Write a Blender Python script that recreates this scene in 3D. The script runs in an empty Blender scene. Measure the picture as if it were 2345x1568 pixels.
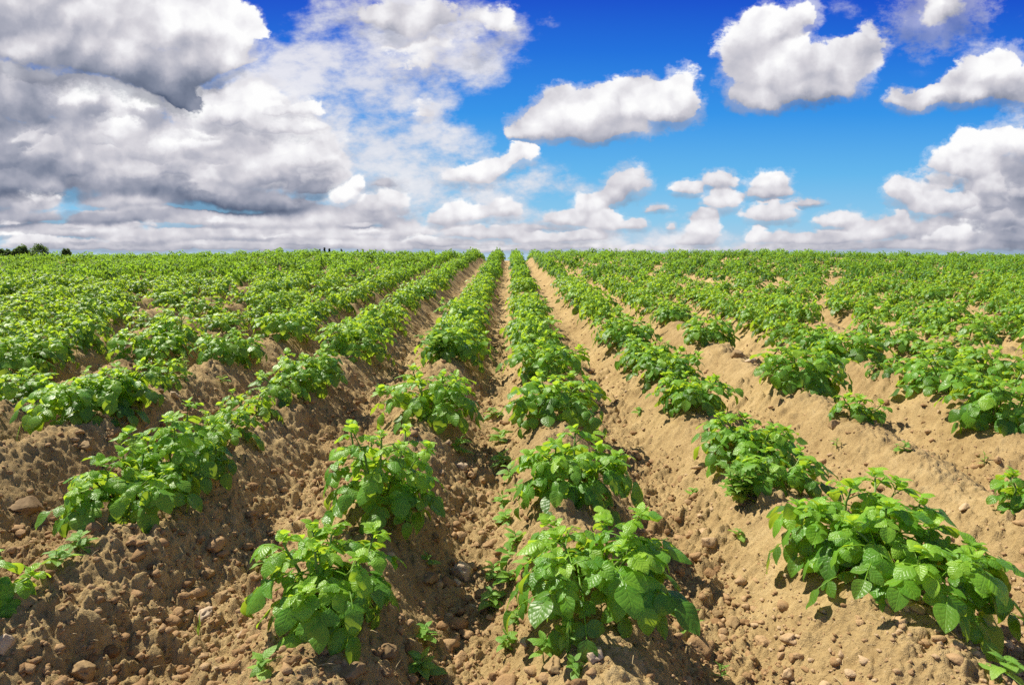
import bpy, math, random
import numpy as np
from mathutils import Vector, Matrix

random.seed(7)
RNG = np.random.default_rng(11)
SC = bpy.context.scene
COL = SC.collection

# ------------------------------------------------------------------ camera model (photo measured at 2345 x 1568)
FPX, CX, CY = 1433.0, 1172.5, 784.0
PITCH = math.atan((784.0 - 577.0) / FPX)
SLOPE = 0.0342            # the field climbs gently away from the camera
RIDGE_H = 0.215           # ridge crest above furrow bottom
CAM_Z = 0.925 + RIDGE_H
YAW = 5.5 / FPX

def pix_dir(px, py):
    a = (px - CX) / FPX; b = (CY - py) / FPX
    y = math.cos(PITCH) + b * math.sin(PITCH)
    z = -math.sin(PITCH) + b * math.cos(PITCH)
    x = a
    c, s = math.cos(YAW), math.sin(YAW)
    return Vector((x * c + y * s, -x * s + y * c, z))

def make_camera():
    cd = bpy.data.cameras.new('camera'); cam = bpy.data.objects.new('camera', cd); COL.objects.link(cam)
    cd.sensor_width = 36.0; cd.lens = 36.0 * FPX / 2345.0
    cd.clip_start = 0.05; cd.clip_end = 6000.0
    cam.location = (0, 0, CAM_Z)
    cam.rotation_euler = (math.pi / 2 - PITCH, 0, -YAW)
    SC.camera = cam

SUN_DIR = Vector((-0.60, 0.42, 0.88)).normalized()      # towards the sun: behind the field, to the left
# ------------------------------------------------------------------ sky
class Nodes:
    def __init__(self, tree): self.t = tree
    def new(self, typ, **kw):
        n = self.t.nodes.new(typ)
        for k, v in kw.items(): setattr(n, k, v)
        return n
    def put(self, sock, v):
        if hasattr(v, 'node'): self.t.links.new(v, sock)
        elif v is not None:
            try: sock.default_value = v
            except Exception: sock.default_value = (v, v, v)
    def m(self, op, a, b=None, c=None, clamp=False):
        n = self.new('ShaderNodeMath', operation=op, use_clamp=clamp)
        for i, v in enumerate((a, b, c)):
            if v is not None: self.put(n.inputs[i], v)
        return n.outputs[0]
    def v(self, op, a, b=None, c=None, out=0):
        n = self.new('ShaderNodeVectorMath', operation=op)
        for i, x in enumerate((a, b, c)):
            if x is not None: self.put(n.inputs[i], x)
        return n.outputs[out]
    def noise(self, vec, scale, detail=4.0, rough=0.55, dim='3D', w=None, lac=2.0, dist=0.0, out='Fac'):
        n = self.new('ShaderNodeTexNoise', noise_dimensions=dim)
        if vec is not None: self.put(n.inputs['Vector'], vec)
        if w is not None: self.put(n.inputs['W'], w)
        n.inputs['Scale'].default_value = scale; n.inputs['Detail'].default_value = detail
        n.inputs['Roughness'].default_value = rough; n.inputs['Lacunarity'].default_value = lac
        n.inputs['Distortion'].default_value = dist
        return n.outputs[out]
    def rng(self, v, a, b, c=0.0, d=1.0, interp='SMOOTHSTEP'):
        n = self.new('ShaderNodeMapRange', interpolation_type=interp)
        self.put(n.inputs[0], v)
        for i, x in enumerate((a, b, c, d)): self.put(n.inputs[1 + i], x)
        return n.outputs[0]
    def ramp(self, v, stops, interp='LINEAR'):
        n = self.new('ShaderNodeValToRGB'); n.color_ramp.interpolation = interp
        e = n.color_ramp.elements
        while len(e) < len(stops): e.new(0.5)
        for i, (p, c) in enumerate(stops):
            e[i].position = p; e[i].color = (c[0], c[1], c[2], 1.0)
        self.put(n.inputs[0], v)
        return n.outputs[0]
    def mix(self, f, a, b, mode='MIX'):
        n = self.new('ShaderNodeMix', data_type='RGBA', blend_type=mode)
        self.put(n.inputs[0], f)
        for i, x in ((6, a), (7, b)):
            if hasattr(x, 'node'): self.t.links.new(x, n.inputs[i])
            else: n.inputs[i].default_value = (x[0], x[1], x[2], 1.0)
        return n.outputs[2]

def lin(r, g, b):
    f = lambda c: ((c / 255.0 + 0.055) / 1.055) ** 2.4 if c > 10 else c / 255.0 / 12.92
    return (f(r), f(g), f(b))

# layers from the back to the front; (px, py, half width, half height, rotation degrees, strength, brightness)
CLOUDS_BACK = [
    # broken grey and white mass on the left
    (60, 340, 190, 120, 0, 1.15, .46), (-20, 400, 150, 110, 0, 1.1, .20), (60, 250, 190, 90, 0, 1.1, .48), (240, 300, 170, 80, 0, 1.1, .66), (270, 380, 170, 75, 0, 1.15, .86), (450, 330, 200, 95, 0, 1.15, .80), (640, 320, 110, 80, 0, 1.1, .82),
    (560, 400, 230, 70, 0, 1.15, .78), (220, 420, 120, 50, -8, 1.1, .40), (400, 435, 190, 40, -8, 1.1, .30), (580, 465, 170, 30, -6, 1.1, .26), (300, 235, 220, 60, 0, .9, .62), (500, 235, 180, 60, 0, .85, .82), (700, 390, 110, 60, 0, .9, .80),
    (60, 465, 85, 44, 0, 1.05, .90), (30, 505, 90, 24, 0, .9, .46), (300, 462, 130, 26, 0, 1.0, .80), (230, 500, 150, 20, 0, .9, .46), (330, 490, 150, 18, 0, .9, .55), (480, 505, 180, 24, 0, 1.0, .80), (700, 512, 190, 28, 0, 1.0, .82),
    (0, 190, 160, 70, 0, 1.1, .56), (150, 225, 160, 60, 0, 1.0, .60), (600, 230, 110, 60, 0, .8, .90), (640, 400, 140, 80, 0, .9, .84), (740, 340, 80, 70, 0, .7, .84),
    (90, 535, 150, 20, 0, 1.0, .62), (230, 525, 110, 20, 0, 1.0, .86), (360, 545, 150, 22, 0, 1.0, .78), (540, 538, 190, 20, 0, 1.0, .78), (760, 545, 200, 24, 0, 1.0, .80), (960, 530, 90, 30, 0, .9, .84),
    (830, 492, 130, 40, 0, 1.0, .66), (880, 420, 60, 24, 0, .75, .62),
    (150, 565, 220, 16, 0, 1.0, .66), (520, 566, 260, 16, 0, 1.0, .70), (900, 566, 260, 16, 0, 1.0, .74), (1250, 566, 220, 16, 0, 1.0, .78), (1500, 572, 150, 12, 0, .7, .8), (1800, 566, 220, 18, 0, 1.0, .78), (2150, 566, 260, 18, 0, 1.0, .70),
    # shaded heart of the heap at the right edge
    (2345, 430, 90, 110, 0, 1.1, .42), (2260, 500, 120, 60, 0, 1.1, .58), (2330, 520, 110, 60, 0, 1.0, .44), (2110, 530, 110, 36, 0, .9, .74), (2240, 550, 150, 26, 0, .9, .62), (2260, 420, 80, 60, 0, 1.0, .66),
    (2150, 25, 135, 85, 10, .95, .80),
]
CLOUDS_WHITE = [
    # bright cumulus in the middle of the sky
    (1240, 285, 78, 50, 0, 1.1, .84), (1280, 235, 60, 48, 0, 1.1, .98), (1350, 260, 95, 66, 0, 1.1, .92), (1400, 215, 55, 42, 0, 1.0, 1.0), (1465, 205, 66, 48, 0, 1.1, 1.0), (1490, 250, 100, 60, 8, 1.1, .92), (1562, 190, 44, 56, 0, 1.2, 1.0), (1570, 245, 56, 46, 0, 1.0, .92), (1370, 305, 130, 32, 4, 1.0, .70),
    (1215, 310, 60, 20, 0, .9, .76),
    # tall cumulus to its right
    (1720, 105, 80, 70, 0, 1.1, .96), (1775, 70, 80, 60, 0, 1.1, .98), (1850, 42, 40, 52, -30, 1.1, 1.0), (1740, 175, 90, 80, 0, 1.1, .84),
    (1850, 160, 115, 62, 0, 1.1, .92), (1930, 160, 80, 66, 0, 1.0, .86), (1735, 235, 62, 36, 0, .9, .58), (1850, 220, 110, 36, 0, .9, .66), (1990, 115, 50, 66, -20, .72, .80),
    # low slanting cumulus towards the right edge
    (2085, 222, 56, 36, 0, 1.0, .80), (2170, 200, 85, 40, 20, 1.0, .82), (2240, 172, 85, 62, 20, 1.1, .92), (2310, 155, 66, 66, 0, 1.1, .92), (2345, 205, 80, 56, 0, .9, .68), (2240, 215, 90, 34, 10, .8, .70),
    # heaped cumulus at the right edge
    (2290, 335, 80, 48, 0, 1.1, .98), (2215, 325, 48, 36, 0, 1.0, 1.0), (2170, 380, 62, 50, 0, 1.1, .92), (2240, 385, 60, 46, 0, 1.0, .80), (2330, 330, 50, 44, 0, 1.0, .80),
    (2070, 440, 52, 40, 0, 1.1, .98), (2130, 470, 70, 44, 0, 1.0, .90), (2270, 430, 50, 34, 0, .9, .80), (2200, 470, 60, 30, 0, .8, .80),
    # small cumuli low over the field
    (1568, 432, 40, 26, 0, 1.1, .88), (1645, 412, 52, 28, 0, 1.0, .86), (1650, 460, 50, 32, 0, 1.1, .94), (1612, 494, 40, 18, 0, .9, .80), (1612, 530, 46, 34, 0, 1.1, .94), (1590, 555, 50, 18, 0, .8, .8),
    (1765, 420, 56, 34, 0, 1.1, .96), (1760, 443, 68, 16, 0, .9, .78), (1765, 488, 70, 32, 0, 1.1, .90), (1850, 462, 48, 15, 0, .8, .78), (1925, 506, 62, 28, 0, 1.1, .94), (1730, 542, 30, 28, 0, 1.1, 1.0),
    (1800, 548, 55, 24, 0, 1.0, .86), (1890, 550, 65, 24, 0, 1.0, .82), (1990, 540, 70, 34, 0, 1.0, .90), (2040, 515, 45, 34, 0, .9, .86),
    (1440, 420, 56, 46, 0, 1.1, .86), (1400, 452, 36, 26, 0, .9, .82), (1350, 472, 48, 38, 0, 1.1, .96), (1290, 502, 66, 26, 0, 1.0, .88), (1390, 512, 55, 32, 0, 1.1, .94), (1330, 545, 70, 20, 0, .9, .82),
    (1230, 550, 60, 20, 0, .9, .86), (1505, 480, 40, 14, 0, .8, .85), (1460, 514, 28, 18, 0, .9, .88), (1540, 525, 14, 16, 0, .8, .85),
    (1070, 410, 75, 32, 0, 1.0, .88), (1130, 385, 50, 26, 10, 1.0, .96), (1195, 362, 44, 32, 10, 1.1, 1.0), (1060, 492, 52, 34, 0, 1.1, .98), (1150, 482, 56, 34, 0, 1.0, .86), (1010, 505, 40, 22, 0, .9, .86), (1100, 535, 110, 22, 0, .9, .80),
    # sunlit heads in the mass on the left
    (715, 258, 36, 24, 0, 1.1, 1.05), (655, 268, 60, 18, 0, .9, .96), (790, 448, 50, 34, 25, .95, 1.04), (825, 418, 22, 22, 0, 1.0, 1.04), (895, 462, 48, 36, 0, 1.0, .98), (850, 475, 40, 30, 0, .9, .80), (90, 455, 70, 24, 0, .55, .84), (970, 262, 60, 36, 0, .62, .92), (890, 40, 130, 62, 0, .62, .72), (1000, 50, 110, 60, 0, .60, .78), (960, 140, 110, 56, 0, .64, .92), (1150, 65, 50, 56, 0, .64, .94), (1100, 130, 60, 36, 0, .55, .86),
]
CLOUDS_STORM = [
    (60, 40, 260, 120, 0, 1.25, .60), (280, 40, 230, 110, 0, 1.25, .76), (420, 40, 150, 95, 0, 1.2, .92), (540, 70, 72, 66, 0, 1.1, .98), (500, 130, 90, 60, 0, 1.0, .72), (230, 150, 230, 66, -8, 1.2, .36), (360, 205, 110, 42, -18, 1.1, .16), (400, 165, 130, 50, 0, 1.0, .34),
    (40, 110, 170, 60, 0, 1.1, .50), (340, 95, 170, 60, 0, 1.1, .74), (130, 110, 150, 60, 0, 1.0, .52),
]
# thin broken patches: (px, py, half width, half height, rotation, strength)
VEILS = [
    (720, 60, 90, 90, 0, .55), (850, 60, 160, 110, 0, .85), (960, 30, 190, 80, 0, 1.1), (880, 150, 200, 100, 0, .95), (1020, 140, 170, 90, 0, 1.1), (1150, 70, 80, 90, 0, 1.0), (1090, 110, 110, 60, 20, .8),
    (700, 160, 180, 90, 0, .9), (760, 330, 150, 110, 0, 1.1), (850, 420, 160, 70, 0, .9), (800, 240, 200, 90, 0, .9), (620, 180, 120, 80, 0, .9), (960, 270, 100, 60, 0, .95), (900, 340, 220, 80, 0, .95), (1060, 330, 110, 50, 0, .55), (960, 410, 200, 60, 0, .9),
    (1260, 430, 130, 28, 0, .75), (1000, 470, 200, 60, 0, .8), (1940, 470, 55, 22, -25, .6), (1255, 40, 26, 16, 0, .5), (1120, 190, 60, 30, 25, .5), (1920, 30, 60, 30, 0, .6), (2330, 260, 50, 40, 0, .6), (1100, 470, 250, 70, 0, .75), (1330, 525, 300, 45, 0, .8), (1240, 400, 120, 40, 10, .5), (1400, 555, 500, 26, 0, .75), (2240, 80, 200, 60, 10, .35),
]

_r = random.Random(41)
CLOUDS_PUFFS = []                       # smaller heads and hollows that break up the mass on the left and the heap at the right edge
for _ in range(46):
    _x, _y = _r.uniform(-30, 740), _r.uniform(225, 455)
    _s = _r.uniform(.55, 1.25)
    _b = .84 - .45 * max(0, (_y - 375) / 90) - .40 * max(0, (260 - _x) / 270) + _r.uniform(-.24, .20)
    CLOUDS_PUFFS.append((_x, _y, 72 * _s, 32 * _s, 0, _r.uniform(.55, .95), _b))
for _ in range(22):
    _x = _r.uniform(-20, 1250); _y = _r.uniform(498, 562); _s = _r.uniform(.6, 1.2)
    CLOUDS_PUFFS.append((_x, _y, 66 * _s, 13 * _s, 0, _r.uniform(.5, .9), .80 + _r.uniform(-.18, .14)))
for _ in range(16):
    _x = _r.uniform(2090, 2370); _y = _r.uniform(395, 555); _s = _r.uniform(.6, 1.15)
    CLOUDS_PUFFS.append((_x, _y, 48 * _s, 26 * _s, 0, _r.uniform(.55, .95), .90 - .42 * max(0, (_x - 2150) / 200) + _r.uniform(-.14, .16)))

def sky_plane(px, py):
    d = pix_dir(px, py)
    return d.x / d.y, d.z / d.y

def make_world():
    w = bpy.data.worlds.new('World'); SC.world = w; w.use_nodes = True
    t = w.node_tree; t.nodes.clear(); N = Nodes(t)
    out = N.new('ShaderNodeOutputWorld'); bg = N.new('ShaderNodeBackground')
    bg.inputs['Strength'].default_value = 0.1
    t.links.new(bg.outputs[0], out.inputs[0])
    d = N.new('ShaderNodeTexCoord').outputs['Generated']
    sep = N.new('ShaderNodeSeparateXYZ'); t.links.new(d, sep.inputs[0])
    X, Y, Z = sep.outputs
    ya = N.m('MAXIMUM', N.m('ABSOLUTE', Y), 0.25)
    u = N.m('DIVIDE', X, ya); v = N.m('DIVIDE', Z, ya)
    cmb = N.new('ShaderNodeCombineXYZ'); N.put(cmb.inputs[0], u); N.put(cmb.inputs[1], v)
    P = cmb.outputs[0]
    # clear sky
    sky = N.new('ShaderNodeTexSky', sky_type='NISHITA', sun_disc=False)
    sky.sun_elevation = math.asin(SUN_DIR.z); sky.sun_rotation = math.atan2(SUN_DIR.x, SUN_DIR.y)
    sky.altitude = 200.0; sky.air_density = 1.0; sky.dust_density = 0.6; sky.ozone_density = 2.5
    hs = N.new('ShaderNodeHueSaturation'); t.links.new(sky.outputs[0], hs.inputs['Color'])
    hs.inputs['Saturation'].default_value = 1.0; hs.inputs['Value'].default_value = 1.0
    clear = N.mix(0.97, hs.outputs[0], N.v('SCALE', N.ramp(v, [
        (0.0, lin(176, 206, 228)), (0.05, lin(140, 200, 235)), (0.12, lin(98, 182, 236)), (0.21, lin(50, 148, 232)), (0.30, lin(26, 112, 220)), (0.38, lin(15, 76, 204)), (0.5, lin(14, 66, 188)), (0.75, lin(66, 100, 168)), (1.0, lin(110, 126, 155))]), None))
    t.nodes[-1]
    for n in t.nodes:
        if n.bl_idname == 'ShaderNodeVectorMath' and n.operation == 'SCALE': n.inputs['Scale'].default_value = 6.9
    # warped coordinates: billowing edges, finer towards the horizon
    hi = N.rng(v, 0.02, 0.22)
    w1 = N.v('SUBTRACT', N.noise(P, 7.0, 5.0, .55, out='Color'), (.5, .5, .5))
    w2 = N.v('SUBTRACT', N.noise(N.v('ADD', P, (3.1, 7.7, 0)), 24.0, 6.0, .62, out='Color'), (.5, .5, .5))
    wa = N.new('ShaderNodeVectorMath', operation='SCALE'); t.links.new(w1, wa.inputs[0]); N.put(wa.inputs['Scale'], N.m('MULTIPLY_ADD', hi, .045, .012))
    wb = N.new('ShaderNodeVectorMath', operation='SCALE'); t.links.new(w2, wb.inputs[0]); N.put(wb.inputs['Scale'], N.m('MULTIPLY_ADD', hi, .014, .016))
    P2 = N.v('MULTIPLY', P, (1, 1.5, 1)); PB = N.v('ADD', N.v('MULTIPLY', P, (1, 1.15, 1)), wa.outputs[0])
    PW = N.v('MULTIPLY', N.v('ADD', P, N.v('ADD', wa.outputs[0], wb.outputs[0])), (1, 1, 0))

    def chunk(rows, k0):
        """a node group that adds a handful of puffs to the running sums"""
        g = bpy.data.node_groups.new('cloud_puffs', 'ShaderNodeTree'); G = Nodes(g)
        names = (('P', 'NodeSocketVector'), ('F', 'NodeSocketFloat'), ('L', 'NodeSocketVector'), ('B', 'NodeSocketFloat'), ('K', 'NodeSocketFloat'))
        for nm, ty in names:
            g.interface.new_socket(nm, in_out='INPUT', socket_type=ty)
            if nm != 'P': g.interface.new_socket(nm, in_out='OUTPUT', socket_type=ty)
        gi = G.new('NodeGroupInput').outputs; go = G.new('NodeGroupOutput').inputs
        PP, sw, sl, sb, sk = gi[0], gi[1], gi[2], gi[3], gi[4]
        for r in rows:
            px, py, rx, ry, rot, wt = r[:6]
            cu, cv = sky_plane(px, py)
            du = 1.26 * abs(sky_plane(px + rx, py)[0] - sky_plane(px - rx, py)[0]) / 2
            dv = 1.26 * abs(sky_plane(px, py - ry)[1] - sky_plane(px, py + ry)[1]) / 2
            q = G.v('MULTIPLY_ADD', sw, (1e-7, 1e-7, 0), PP)      # one puff after the other keeps the shader's stack small
            if abs(rot) > 5:
                mp = G.new('ShaderNodeMapping', vector_type='TEXTURE')
                mp.inputs['Location'].default_value = (cu, cv, 0); mp.inputs['Rotation'].default_value = (0, 0, math.radians(rot)); mp.inputs['Scale'].default_value = (du, dv, 1)
                g.links.new(q, mp.inputs['Vector']); loc = mp.outputs[0]
            else: loc = G.v('MULTIPLY_ADD', q, (1 / du, 1 / dv, 0), (-cu / du, -cv / dv, 0))
            k = G.m('MULTIPLY', G.m('SUBTRACT', 1.0, G.v('LENGTH', loc, out=1), clamp=True), wt)
            sw = G.m('ADD', sw, k)
            if len(r) > 6:
                kk = G.m('MULTIPLY', k, k)
                sl = G.v('MULTIPLY_ADD', loc, kk, sl); sb = G.m('MULTIPLY_ADD', kk, r[6], sb); sk = G.m('ADD', sk, kk)
        for i, x in enumerate((sw, sl, sb, sk)): g.links.new(x, go[i])
        return g

    def blobs(rows):
        prev = None
        for i in range(0, len(rows), 10):
            n = N.new('ShaderNodeGroup'); n.node_tree = chunk(rows[i:i + 10], i)
            t.links.new(PW, n.inputs[0])
            if prev is not None:
                for j in range(4): t.links.new(prev.outputs[j], n.inputs[1 + j])
            prev = n
        return prev.outputs

    # billow relief, looked up twice: here and a step towards the sun
    def billow(shift):
        q = N.v('ADD', PB, shift) if shift else PB
        def one(vs, ns):
            vo = N.new('ShaderNodeTexVoronoi', voronoi_dimensions='2D', feature='F1')
            N.put(vo.inputs['Vector'], N.v('ADD', q, wb.outputs[0])); vo.inputs['Scale'].default_value = vs
            vo.inputs['Detail'].default_value = 1.0; vo.inputs['Roughness'].default_value = .6
            cell = N.m('SUBTRACT', 1.0, vo.outputs['Distance'])
            return N.m('ADD', N.m('MULTIPLY', cell, .5), N.m('MULTIPLY', N.noise(q, ns, 7.0, .6), .5))
        big = one(13.0, 9.0); small = one(34.0, 26.0)
        m = N.new('ShaderNodeMix', data_type='FLOAT'); N.put(m.inputs[0], hi); N.put(m.inputs[2], small); N.put(m.inputs[3], big)
        return m.outputs[0]
    n0 = billow(None); n1 = billow((-.014, .026, 0))
    relief = N.m('SUBTRACT', n0, n1)
    lo = N.noise(N.v('ADD', N.v('MULTIPLY', P, (1, 1.2, 1)), (9, 2, 0)), 3.2, 6.0, .52)
    fine = N.noise(N.v('ADD', P2, (4, 1, 0)), 48.0, 6.0, .66)
    mid = N.noise(N.v('ADD', N.v('ADD', P, wa.outputs[0]), (1, 6, 0)), 9.0, 6.0, .52)
    common = N.m('ADD', N.m('MULTIPLY', relief, N.m('MULTIPLY_ADD', hi, .42, .22)), N.m('ADD', N.m('MULTIPLY', N.m('SUBTRACT', fine, .5), .07), N.m('MULTIPLY_ADD', N.m('SUBTRACT', lo, .5), .40, -.08)))
    edge = N.m('ADD', N.m('MULTIPLY', N.m('SUBTRACT', n0, .52), N.m('MULTIPLY_ADD', hi, .34, .50)), N.m('MULTIPLY', N.m('SUBTRACT', fine, .5), N.m('MULTIPLY_ADD', hi, .30, .34)))

    def layer(rows, below, soft, vary, fade, lift):
        F, L, B, K = blobs(rows)
        inv = N.m('DIVIDE', 1.0, N.m('MAXIMUM', K, 0.0004))
        ls = N.new('ShaderNodeSeparateXYZ'); t.links.new(L, ls.inputs[0])
        ly = N.m('MULTIPLY', ls.outputs[1], inv)
        low = N.m('MAXIMUM', N.m('SUBTRACT', N.m('MULTIPLY', ly, -1.0), .15), 0.0)
        dens = N.m('SUBTRACT', N.m('ADD', N.m('MINIMUM', F, .9), edge), N.m('MULTIPLY', low, .25))
        alpha = N.rng(dens, .16, N.m('ADD', fade, N.m('MULTIPLY', low, soft)))
        wisp = N.m('MULTIPLY', N.rng(N.m('ADD', F, N.m('MULTIPLY', N.m('SUBTRACT', fine, .5), 1.1)), .04, .55), .50)
        alpha = N.m('MULTIPLY', N.m('MAXIMUM', alpha, wisp), N.rng(F, .0, .10))
        sh = N.m('ADD', N.m('MULTIPLY_ADD', N.rng(ly, -.72, .12), .44, N.m('MULTIPLY', B, inv)), common)
        sh = N.m('ADD', sh, N.m('MULTIPLY_ADD', N.m('MULTIPLY', N.m('SUBTRACT', mid, .5), N.m('MULTIPLY_ADD', hi, .6, .4)), vary, lift))
        ccol = N.ramp(sh, [(0.0, lin(86, 98, 122)), (0.25, lin(128, 136, 156)), (0.5, lin(172, 174, 188)), (0.72, lin(212, 210, 217)), (0.9, lin(242, 241, 244)), (1.0, lin(254, 254, 254))])
        return N.mix(alpha, below, N.v('MULTIPLY', ccol, (6.9, 6.9, 6.9)))
    # thin patches
    T = blobs(VEILS)[0]
    Q = N.new('ShaderNodeMapping', vector_type='POINT'); t.links.new(P, Q.inputs[0]); Q.inputs['Rotation'].default_value = (0, 0, math.radians(-14)); Q.inputs['Scale'].default_value = (1, 1.7, 1)
    tn = N.noise(Q.outputs[0], 12.0, 8.0, .62); tn2 = N.noise(Q.outputs[0], 5.0, 4.0, .55)
    td = N.m('ADD', N.m('MULTIPLY', N.m('MINIMUM', T, 1.0), .55), N.m('ADD', N.m('MULTIPLY', N.m('SUBTRACT', tn, .5), 1.75), N.m('MULTIPLY', N.m('SUBTRACT', tn2, .5), .6)))
    talpha = N.m('MULTIPLY', N.m('MULTIPLY', N.rng(td, .12, .70), N.rng(T, .02, .30)), .88)
    tcol = N.ramp(N.m('ADD', N.m('MULTIPLY', tn2, .6), N.m('MULTIPLY', td, .6)), [(0.2, lin(196, 206, 226)), (0.5, lin(214, 216, 226)), (0.8, lin(242, 240, 242))])
    col = N.mix(talpha, clear, N.v('MULTIPLY', tcol, (6.9, 6.9, 6.9)))
    for rows, soft, vary, fade, lift in ((CLOUDS_BACK, 1.6, .85, .58, -.35), (CLOUDS_PUFFS, 2.0, .7, .46, -.34), (CLOUDS_WHITE, 1.9, .60, .38, -.39), (CLOUDS_STORM, 3.2, .6, .34, -.33)): col = layer(rows, col, soft, vary, fade, lift)
    t.links.new(col, bg.inputs['Color'])
    w.cycles.sampling_method = 'NONE'

def make_sun():
    ld = bpy.data.lights.new('sun', 'SUN'); o = bpy.data.objects.new('sun', ld); COL.objects.link(o)
    ld.energy = 5.0; ld.angle = math.radians(0.5); ld.color = (1.0, .93, .80)
    o.rotation_euler = SUN_DIR.to_track_quat('Z', 'Y').to_euler()
    o.location = SUN_DIR * 50
# ------------------------------------------------------------------ noise
def _hash(ix, iy, seed):
    h = (ix.astype(np.int64) * 374761393 + iy.astype(np.int64) * 668265263 + seed * 1442695041) & 0x7fffffff
    h = ((h ^ (h >> 13)) * 1274126177) & 0x7fffffff
    return ((h ^ (h >> 16)) & 0xffff) / 65535.0

def perlin(x, y, seed=0):
    xi = np.floor(x).astype(np.int64); yi = np.floor(y).astype(np.int64)
    xf = x - xi; yf = y - yi
    u = xf * xf * xf * (xf * (xf * 6 - 15) + 10); v = yf * yf * yf * (yf * (yf * 6 - 15) + 10)
    def g(dx, dy):
        a = _hash(xi + dx, yi + dy, seed) * 2 * math.pi
        return np.cos(a) * (xf - dx) + np.sin(a) * (yf - dy)
    n0 = g(0, 0) * (1 - u) + g(1, 0) * u; n1 = g(0, 1) * (1 - u) + g(1, 1) * u
    return (n0 * (1 - v) + n1 * v) * 1.5

def fbm(x, y, octaves=4, seed=0, gain=.5):
    s = 0; a = 1.0; f = 1.0
    for i in range(octaves):
        s = s + a * perlin(x * f + 13.7 * i, y * f - 7.3 * i, seed + i); a *= gain; f *= 2.03
    return s

def lumps(x, y, cell, seed, fill=.7, lo=.25, hi=.55):
    """rounded clods half sunk in the ground: height field of scattered domes, cell metres apart (0..1 of their own radius, in metres)"""
    gx = x / cell; gy = y / cell
    xi = np.floor(gx).astype(np.int64); yi = np.floor(gy).astype(np.int64)
    out = np.zeros_like(x)
    for dx in (-1, 0, 1):
        for dy in (-1, 0, 1):
            cx = xi + dx; cy = yi + dy
            px = cx + _hash(cx, cy, seed); py = cy + _hash(cx, cy, seed + 1)
            r = lo + (hi - lo) * _hash(cx, cy, seed + 2) ** 2
            on = _hash(cx, cy, seed + 3) < fill
            el = .7 + .6 * _hash(cx, cy, seed + 4)
            d2 = ((gx - px) ** 2 * el + (gy - py) ** 2 / el) / (r * r)
            h = np.where(on & (d2 < 1), np.sqrt(np.clip(1 - d2, 0, 1)) * r, 0)
            out = np.maximum(out, h)
    return out * cell

# ------------------------------------------------------------------ the field
RIDGES = [-3.45, -2.74, -2.10, -1.295, -.443, .216, .99, 1.71, 2.44, 3.15]
for _i in range(60):
    RIDGES.append(RIDGES[-1] + (.79 if _i % 2 == 0 else .70)); RIDGES.insert(0, RIDGES[0] - (.79 if _i % 2 == 0 else .70))
R_IDX0 = RIDGES.index(-.443)                    # first ridge left of the central furrow
RIDGES = np.array(RIDGES)
FURROWS = (RIDGES[1:] + RIDGES[:-1]) / 2

def macro(x, y):
    roll = np.clip(y - 21.0, 0, None)
    z = SLOPE * np.minimum(y, 34) - .0070 * np.minimum(roll, 16) ** 2 - np.where(x < 0, .00065, .00040) * np.clip(x, -24, 24) ** 2 * np.clip(y / 25, 0, 1)
    far = np.clip((y - 37) / 50, 0, 1)
    z = z + .08 * perlin(x * .22, y * .06, 71) * np.clip((y - 6) / 14, 0, 1)
    return z - far * 3.6 - .012 * np.clip(y - 80, 0, None)

def ridge_t(x, y):
    xw = x + .035 * perlin(y * .45, x * .3, 5) + .02 * perlin(y * 1.9, x * .8, 6)
    k = np.clip(np.searchsorted(FURROWS, xw), 0, len(RIDGES) - 1)
    c = RIDGES[k]
    lo = np.where(k > 0, FURROWS[np.clip(k - 1, 0, None)], c - .37); hi = np.where(k < len(FURROWS), FURROWS[np.clip(k, None, len(FURROWS) - 1)], c + .37)
    half = np.where(xw < c, c - lo, hi - c)
    return np.abs(xw - c) / np.maximum(half, .05), k

def base_height(x, y):
    x = np.asarray(x, float); y = np.asarray(y, float)
    t, k = ridge_t(x, y)
    s = np.clip((t - .06) / .84, 0, 1); prof = 1 - s * s * (3 - 2 * s)
    amp = RIDGE_H * (1 + .14 * perlin(y * .7 + k * 3.3, k * 1.7, 8) + .08 * perlin(y * 2.2 + k, k * .7, 9))
    return macro(x, y) + amp * prof * np.clip((60 - y) / 20, 0, 1)

def detail_height(x, y):
    t, k = ridge_t(x, y)
    d = .016 * fbm(x * 3.1, y * 3.1, 3, 21) + .009 * fbm(x * 11, y * 11, 3, 31)
    near = np.clip((16 - y) / 12, 0, 1)
    bottom = np.clip((t - .45) / .4, 0, 1)
    patch = np.clip(.35 + 1.3 * fbm(x * 1.7, y * 1.7, 2, 77), .05, 1)
    rough = np.clip(.24 + .60 * patch + .75 * bottom * (.4 + .6 * patch), 0, 1)
    rough = np.clip(rough + .40 * np.clip((-.1 - x) / .6, 0, 1) * np.clip(.55 + fbm(x * 2.3, y * 2.3, 2, 83), .1, 1), 0, 1)
    wx = x + .012 * perlin(x * 30, y * 30, 15); wy = y + .012 * perlin(x * 30 + 9, y * 30, 16)
    d = d + rough * (lumps(wx, wy, .10, 41, .5) * .75 + lumps(wx, wy, .05, 51, .7) * 1.0) * near
    d = d + (.45 + .75 * rough) * lumps(wx, wy, .026, 61, .8) * .95 * np.clip((8 - y) / 4, 0, 1)
    d = d + (.4 + .6 * rough) * lumps(wx, wy, .013, 63, .8) * .9 * np.clip((4.5 - y) / 2, 0, 1)
    d = d + .0045 * fbm(x * 48, y * 48, 3, 91, .6) * np.clip((9 - y) / 5, .1, 1)
    return d

def ground_at(x, y): return float(base_height(np.array([x]), np.array([y]))[0])

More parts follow.
